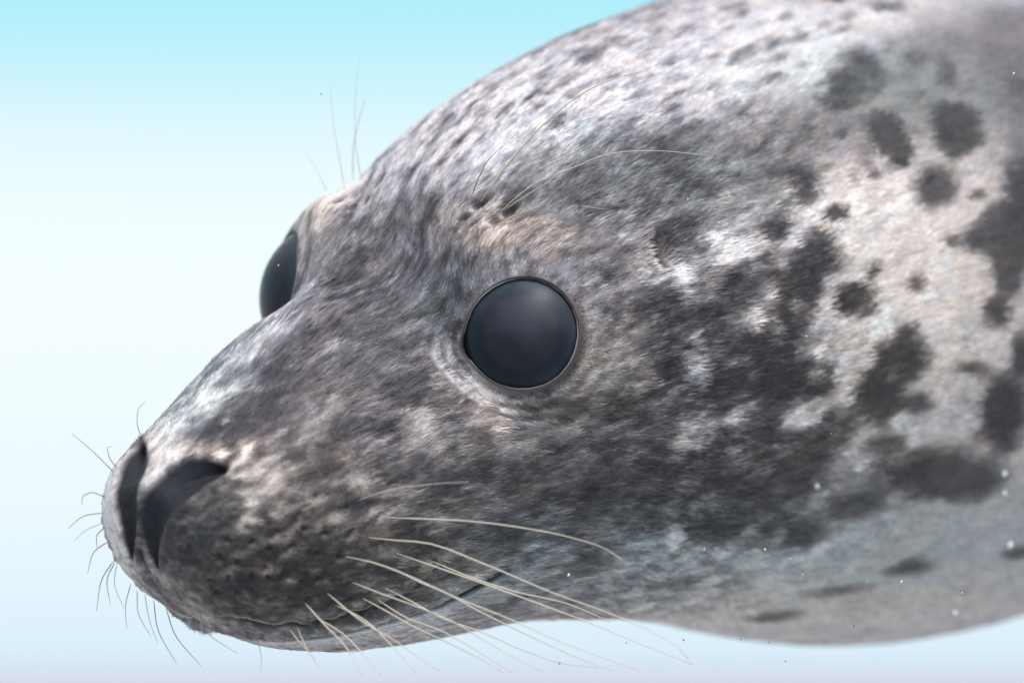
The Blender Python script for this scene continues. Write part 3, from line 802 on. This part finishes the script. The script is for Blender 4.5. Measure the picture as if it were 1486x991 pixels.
fo = obj("fur", me, seal)
fo['kind'] = 'stuff'
fo['label'] = "short sleek hairs lying back over the head and body"

# ------------------------------------------------------------------ whiskers
wh_m, wnt, wb = principled("whisker_pale", Roughness=.35)
wb.inputs['Base Color'].default_value = (.42, .38, .31, 1)
wd_m, _, wb2 = principled("whisker_dark", Roughness=.4)
wb2.inputs['Base Color'].default_value = (.10, .09, .085, 1)
wg_m, _, wb3 = principled("whisker_clear", Roughness=.4)
wb3.inputs['Base Color'].default_value = (.30, .32, .34, 1)
tree = skin_tree()
def whisker(pts, r0, mat, dz):
    """pts: course of the hair; dz: how far its tip stands off towards the window (cm)"""
    root = hit(*pts[0], tree=tree)
    d0 = float(project(root)[2])
    pts = np.array(pts, float)
    s = np.r_[0, np.cumsum(np.hypot(*np.diff(pts, axis=0).T))]; s /= s[-1]
    k = 22
    tt = np.linspace(0, 1, k)
    # smooth interpolation (Catmull-like through numpy)
    def sm(v):
        m = np.gradient(v, s)
        i = np.clip(np.searchsorted(s, tt, 'right') - 1, 0, len(s) - 2); h = s[i + 1] - s[i]; u = (tt - s[i]) / h
        return (2*u**3-3*u*u+1)*v[i]+(u**3-2*u*u+u)*h*m[i]+(-2*u**3+3*u*u)*v[i+1]+(u**3-u*u)*h*m[i+1]
    xs, ys = sm(pts[:, 0]), sm(pts[:, 1])
    out_ = []
    for x, y, t in zip(xs, ys, tt):
        d = d0 + .15 - .55 * (1 - math.exp(-t * 9)) - dz * t
        w = np.array([(x - 743) / FPX * d, d - CAM_D, (495.5 - y) / FPX * d])
        out_.append(w)
    C = np.array(out_)
    T = np.gradient(C, axis=0); T /= np.linalg.norm(T, axis=1, keepdims=True)
    ref = np.array([.3, .9, .3]); A = np.cross(T, ref); A /= np.linalg.norm(A, axis=1, keepdims=True); Bn = np.cross(T, A)
    rad = r0 * (1 - .60 * tt ** 1.6) * (.35 + .65 * np.clip(tt * 9, 0, 1))
    m = 6
    V = []
    for i in range(k):
        for j in range(m):
            a = 2 * np.pi * j / m
            V.append(C[i] + rad[i] * (math.cos(a) * A[i] + math.sin(a) * Bn[i]))
    V.append(C[-1])
    F4 = [[i * m + j, i * m + (j + 1) % m, (i + 1) * m + (j + 1) % m, (i + 1) * m + j] for i in range(k - 1) for j in range(m)]
    F3 = [[(k - 1) * m + j, (k - 1) * m + (j + 1) % m, k * m] for j in range(m)]
    return obj("whisker", mesh_np("whisker", np.array(V) * .01, [np.array(F4), np.array(F3)], mat), seal)

NEARW = [
 [(515, 728), (560, 712), (620, 703), (680, 699)],
 [(560, 751), (620, 753), (680, 756), (760, 766), (830, 780), (880, 797), (911, 818)],
 [(528, 779), (575, 784), (615, 787), (700, 817), (800, 859), (880, 888), (950, 918), (985, 940), (1000, 957)],
 [(571, 801), (620, 818), (700, 846), (780, 875), (860, 905), (940, 938), (1005, 963)],
 [(622, 812), (680, 836), (740, 856), (830, 878), (885, 902)],
 [(495, 806), (545, 817), (590, 834), (660, 866), (740, 898), (800, 925), (870, 952), (930, 973)],
 [(581, 831), (612, 846), (642, 858), (698, 888), (760, 918), (830, 950), (888, 973)],
 [(505, 842), (545, 858), (600, 878), (660, 903), (702, 928), (750, 955), (787, 973)],
 [(555, 851), (600, 874), (640, 896), (700, 917), (760, 943), (812, 961), (868, 968)],
 [(523, 866), (560, 886), (593, 905), (650, 932), (700, 957), (731, 975)],
 [(545, 868), (590, 896), (640, 915), (690, 942), (745, 977)],
 [(472, 858), (521, 898), (577, 932), (610, 955), (638, 973)],
 [(484, 876), (530, 900), (570, 938), (605, 976)],
 [(460, 896), (497, 919), (530, 952), (553, 979)],
 [(440, 872), (470, 905), (503, 940), (525, 979)],
 [(415, 905), (432, 928), (452, 950), (467, 975)],
 [(428, 902), (440, 930), (458, 962)],
]
for i, pts in enumerate(NEARW):
    whisker(pts, .029 if i not in (0, 15, 16) else .022, wh_m if i else wg_m, 1.2)
FRONTW = [
 [(206, 638), (199, 612), (202, 592), (211, 583)],
 [(166, 686), (137, 657), (104, 629)],
 [(170, 680), (158, 661), (157, 649), (163, 648)],
 [(153, 721), (130, 715), (120, 721), (119, 733)],
 [(150, 744), (121, 749), (99, 766)],
 [(151, 758), (125, 769), (108, 784)],
 [(152, 765), (141, 776), (141, 796)],
 [(158, 785), (137, 800), (127, 831)],
 [(166, 812), (149, 838), (140, 886)],
 [(168, 814), (156, 838), (160, 876)],
 [(170, 816), (166, 846), (180, 882)],
 [(190, 846), (182, 880), (184, 911)],
 [(199, 855), (201, 890), (219, 923)],
 [(210, 862), (217, 900), (229, 933)],
 [(223, 870), (229, 912), (256, 962)],
 [(241, 882), (253, 918), (292, 966)],
 [(280, 898), (305, 922), (345, 948)],
 [(372, 925), (379, 950), (378, 974)],
]
for i, pts in enumerate(FRONTW):
    whisker(pts, .014 if i in (5, 10, 12, 13, 16, 17) else .017, wg_m if i in (5, 10, 13, 16, 17, 11) else wd_m, -1.0)
BROWN = [
 [(693, 299), (710, 276), (725, 254), (761, 210), (802, 169), (850, 133), (899, 112), (937, 103)],
 [(684, 285), (695, 258), (705, 238), (729, 212)],
 [(716, 319), (745, 290), (785, 262), (826, 246), (882, 224), (943, 219), (1003, 223), (1034, 227)],
 [(730, 306), (770, 280), (800, 262)],
 [(708, 334), (750, 312), (782, 300)],
 [(668, 319), (674, 300), (682, 288)],
 [(840, 298), (858, 301), (877, 304)],
]
for i, pts in enumerate(BROWN):
    whisker(pts, [.034, .018, .019, .026, .024, .02, .014][i], wd_m if i in (1,) else wh_m, .8)
BROWF = [
 [(500, 274), (494, 238), (483, 171), (479, 118)],
 [(525, 266), (516, 206), (516, 140), (522, 80)],
 [(512, 262), (514, 206), (521, 175), (530, 144)],
 [(474, 277), (459, 246), (442, 222)],
]
for i, pts in enumerate(BROWF):
    whisker(pts, .014, wd_m if i == 2 else wg_m, -.8)

# ------------------------------------------------------------------ the water's drifting specks
pale_m, _, pb = principled("speck_pale", Roughness=.6); pb.inputs['Base Color'].default_value = (.5, .52, .56, 1)
pb.inputs['Emission Color'].default_value = (0, 0, 0, 1)
dark_m, _, pb = principled("speck_dark", Roughness=.8); pb.inputs['Base Color'].default_value = (.06, .07, .10, 1)
def speck(px, py, d, r, mat, label, group):
    w = np.array([(px - 743) / FPX * d, d - CAM_D, (495.5 - py) / FPX * d]) * .01
    V, F3, F4 = sphere_cap(np.zeros(3), np.array([.2, .3, .9]), 1.0, math.pi * .999, 8, 5)
    V = V * (1 + .28 * np.sin(V @ np.array([5.1, 3.3, 4.2]) + px))[:, None] * np.array([1, .7, 1.2])
    o = obj("water_speck", mesh_np("water_speck", V * r * .01, [np.array(F3), np.array(F4)], mat))
    o.location = w
    o['label'] = label; o['category'] = "speck"; o['group'] = group
PALE = [(1022, 797, 1.0, "leftmost and lone pale speck in front of the upper throat"), (1110, 797, 1.3, "brightest pale speck of the loose cluster in front of the throat"), (1147, 811, .9, "pale speck just right of the brightest one before the throat"),
 (1165, 833, .8, "upper speck of the close pair in front of the throat"), (1161, 840, .7, "lower speck of the close pair in front of the throat"), (1308, 844, 1.4, "bright pale speck in front of the belly, under a faint dark spot"),
 (825, 834, 1.6, "blurred pale speck between the whiskers behind the mouth corner"), (1258, 844, .6, "very faint pale speck left of the bright one before the belly"),
 (1170, 488, .9, "pale speck in front of the dark blotches on the neck"), (1471, 107, 1.3, "pale speck in front of the upper back at the right edge of the picture"), (919, 147, 1.0, "pale speck in front of the crown near the tip of the long brow whisker"),
 (998, 289, 1.0, "pale speck in front of the dark band above the ear"), (1396, 860, .9, "pale speck low before the belly near the right edge"), (1206, 629, .5, "minute speck in front of the middle of the neck"), (404, 385, .8, "white speck shining before the far eye")]
for x, y, k, lab in PALE:
    d = float(project(hit(x, y, tree=tree))[2]) - 2.0
    if x == 404: d = 92.0
    speck(x, y, max(min(d, 92.5), 80), .028 * k, pale_m, lab, "pale specks drifting in front of the seal")
for x, y, r, lab in [(1458, 688, .07, "upper of two blurred pale specks over the dark neck patch at the right edge"), (1458, 716, .06, "lower of two blurred pale specks over the dark neck patch at the right edge"), (1466, 791, .08, "blurred pale speck beside the small dark spot at the right edge"),
                  (1386, 890, .07, "blurred pale speck low on the belly near the right edge"), (1186, 706, .06, "blurred pale speck before the dark patch in the middle of the neck")]:
    speck(x, y, 82, r, pale_m, lab, "pale specks drifting in front of the seal")
DRK = [(992, 928, 1.0, "dark speck in the bright water beside the longest whisker tips"), (1075, 927, .8, "dark speck in the bright water just under the throat"), (1116, 932, .7, "faint dark speck touching the lower edge of the throat"), (1140, 959, .9, "lowest dark speck in the bright water under the throat"),
 (1239, 908, .9, "dark speck against the pale belly near its lower edge"), (812, 962, 1.2, "dark speck caught at the tip of a whisker under the jaw"), (909, 932, .8, "dark speck between two whiskers below the jaw"), (466, 137, .8, "lone dark speck in the open water above the far eye")]
for x, y, k, lab in DRK:
    speck(x, y, 93, .028 * k, dark_m, lab, "dark specks in the open water")

# ------------------------------------------------------------------ the window wall under the glass
tank_m, tnt, tb = principled("tank_paint", Roughness=.7)
tn = tnt.nodes.new('ShaderNodeTexNoise'); tn.inputs['Scale'].default_value = 5; tn.inputs['Detail'].default_value = 5
trp = tnt.nodes.new('ShaderNodeValToRGB'); trp.color_ramp.elements[0].color = (.5, .54, .55, 1); trp.color_ramp.elements[1].color = (.6, .63, .64, 1)
tnt.links.new(tn.outputs['Fac'], trp.inputs[0]); tnt.links.new(trp.outputs[0], tb.inputs['Base Color'])
def boxes(name, bl, mat, kind='structure', bevel=0):
    V, F = [], []
    for (x0, x1, y0, y1, z0, z1) in bl:
        o = len(V)
        V += [(x, y, z) for x in (x0, x1) for y in (y0, y1) for z in (z0, z1)]
        F += [[o+0, o+1, o+3, o+2], [o+4, o+6, o+7, o+5], [o+0, o+4, o+5, o+1], [o+2, o+3, o+7, o+6], [o+0, o+2, o+6, o+4], [o+1, o+5, o+7, o+3]]
    me = mesh_np(name, np.array(V), [np.array(F)], mat, smooth=False)
    o = obj(name, me)
    if bevel:
        b = o.modifiers.new('bevel', 'BEVEL'); b.width = bevel; b.segments = 3
    o['kind'] = kind
    return o
WY0, WY1 = -.66, -.58        # window wall thickness
SILLZ = -.0472
boxes("window_wall", [(-3, 3, WY0, WY1, -1.6, SILLZ - .03)], tank_m)
sill_m, _, slb = principled("sill_metal", Roughness=.45); slb.inputs['Base Color'].default_value = (.30, .26, .31, 1)
boxes("window_sill", [(-3, 3, WY0 - .02, WY1 + .03, SILLZ - .03, SILLZ)], sill_m, bevel=.004)
bpy.context.view_layer.update()
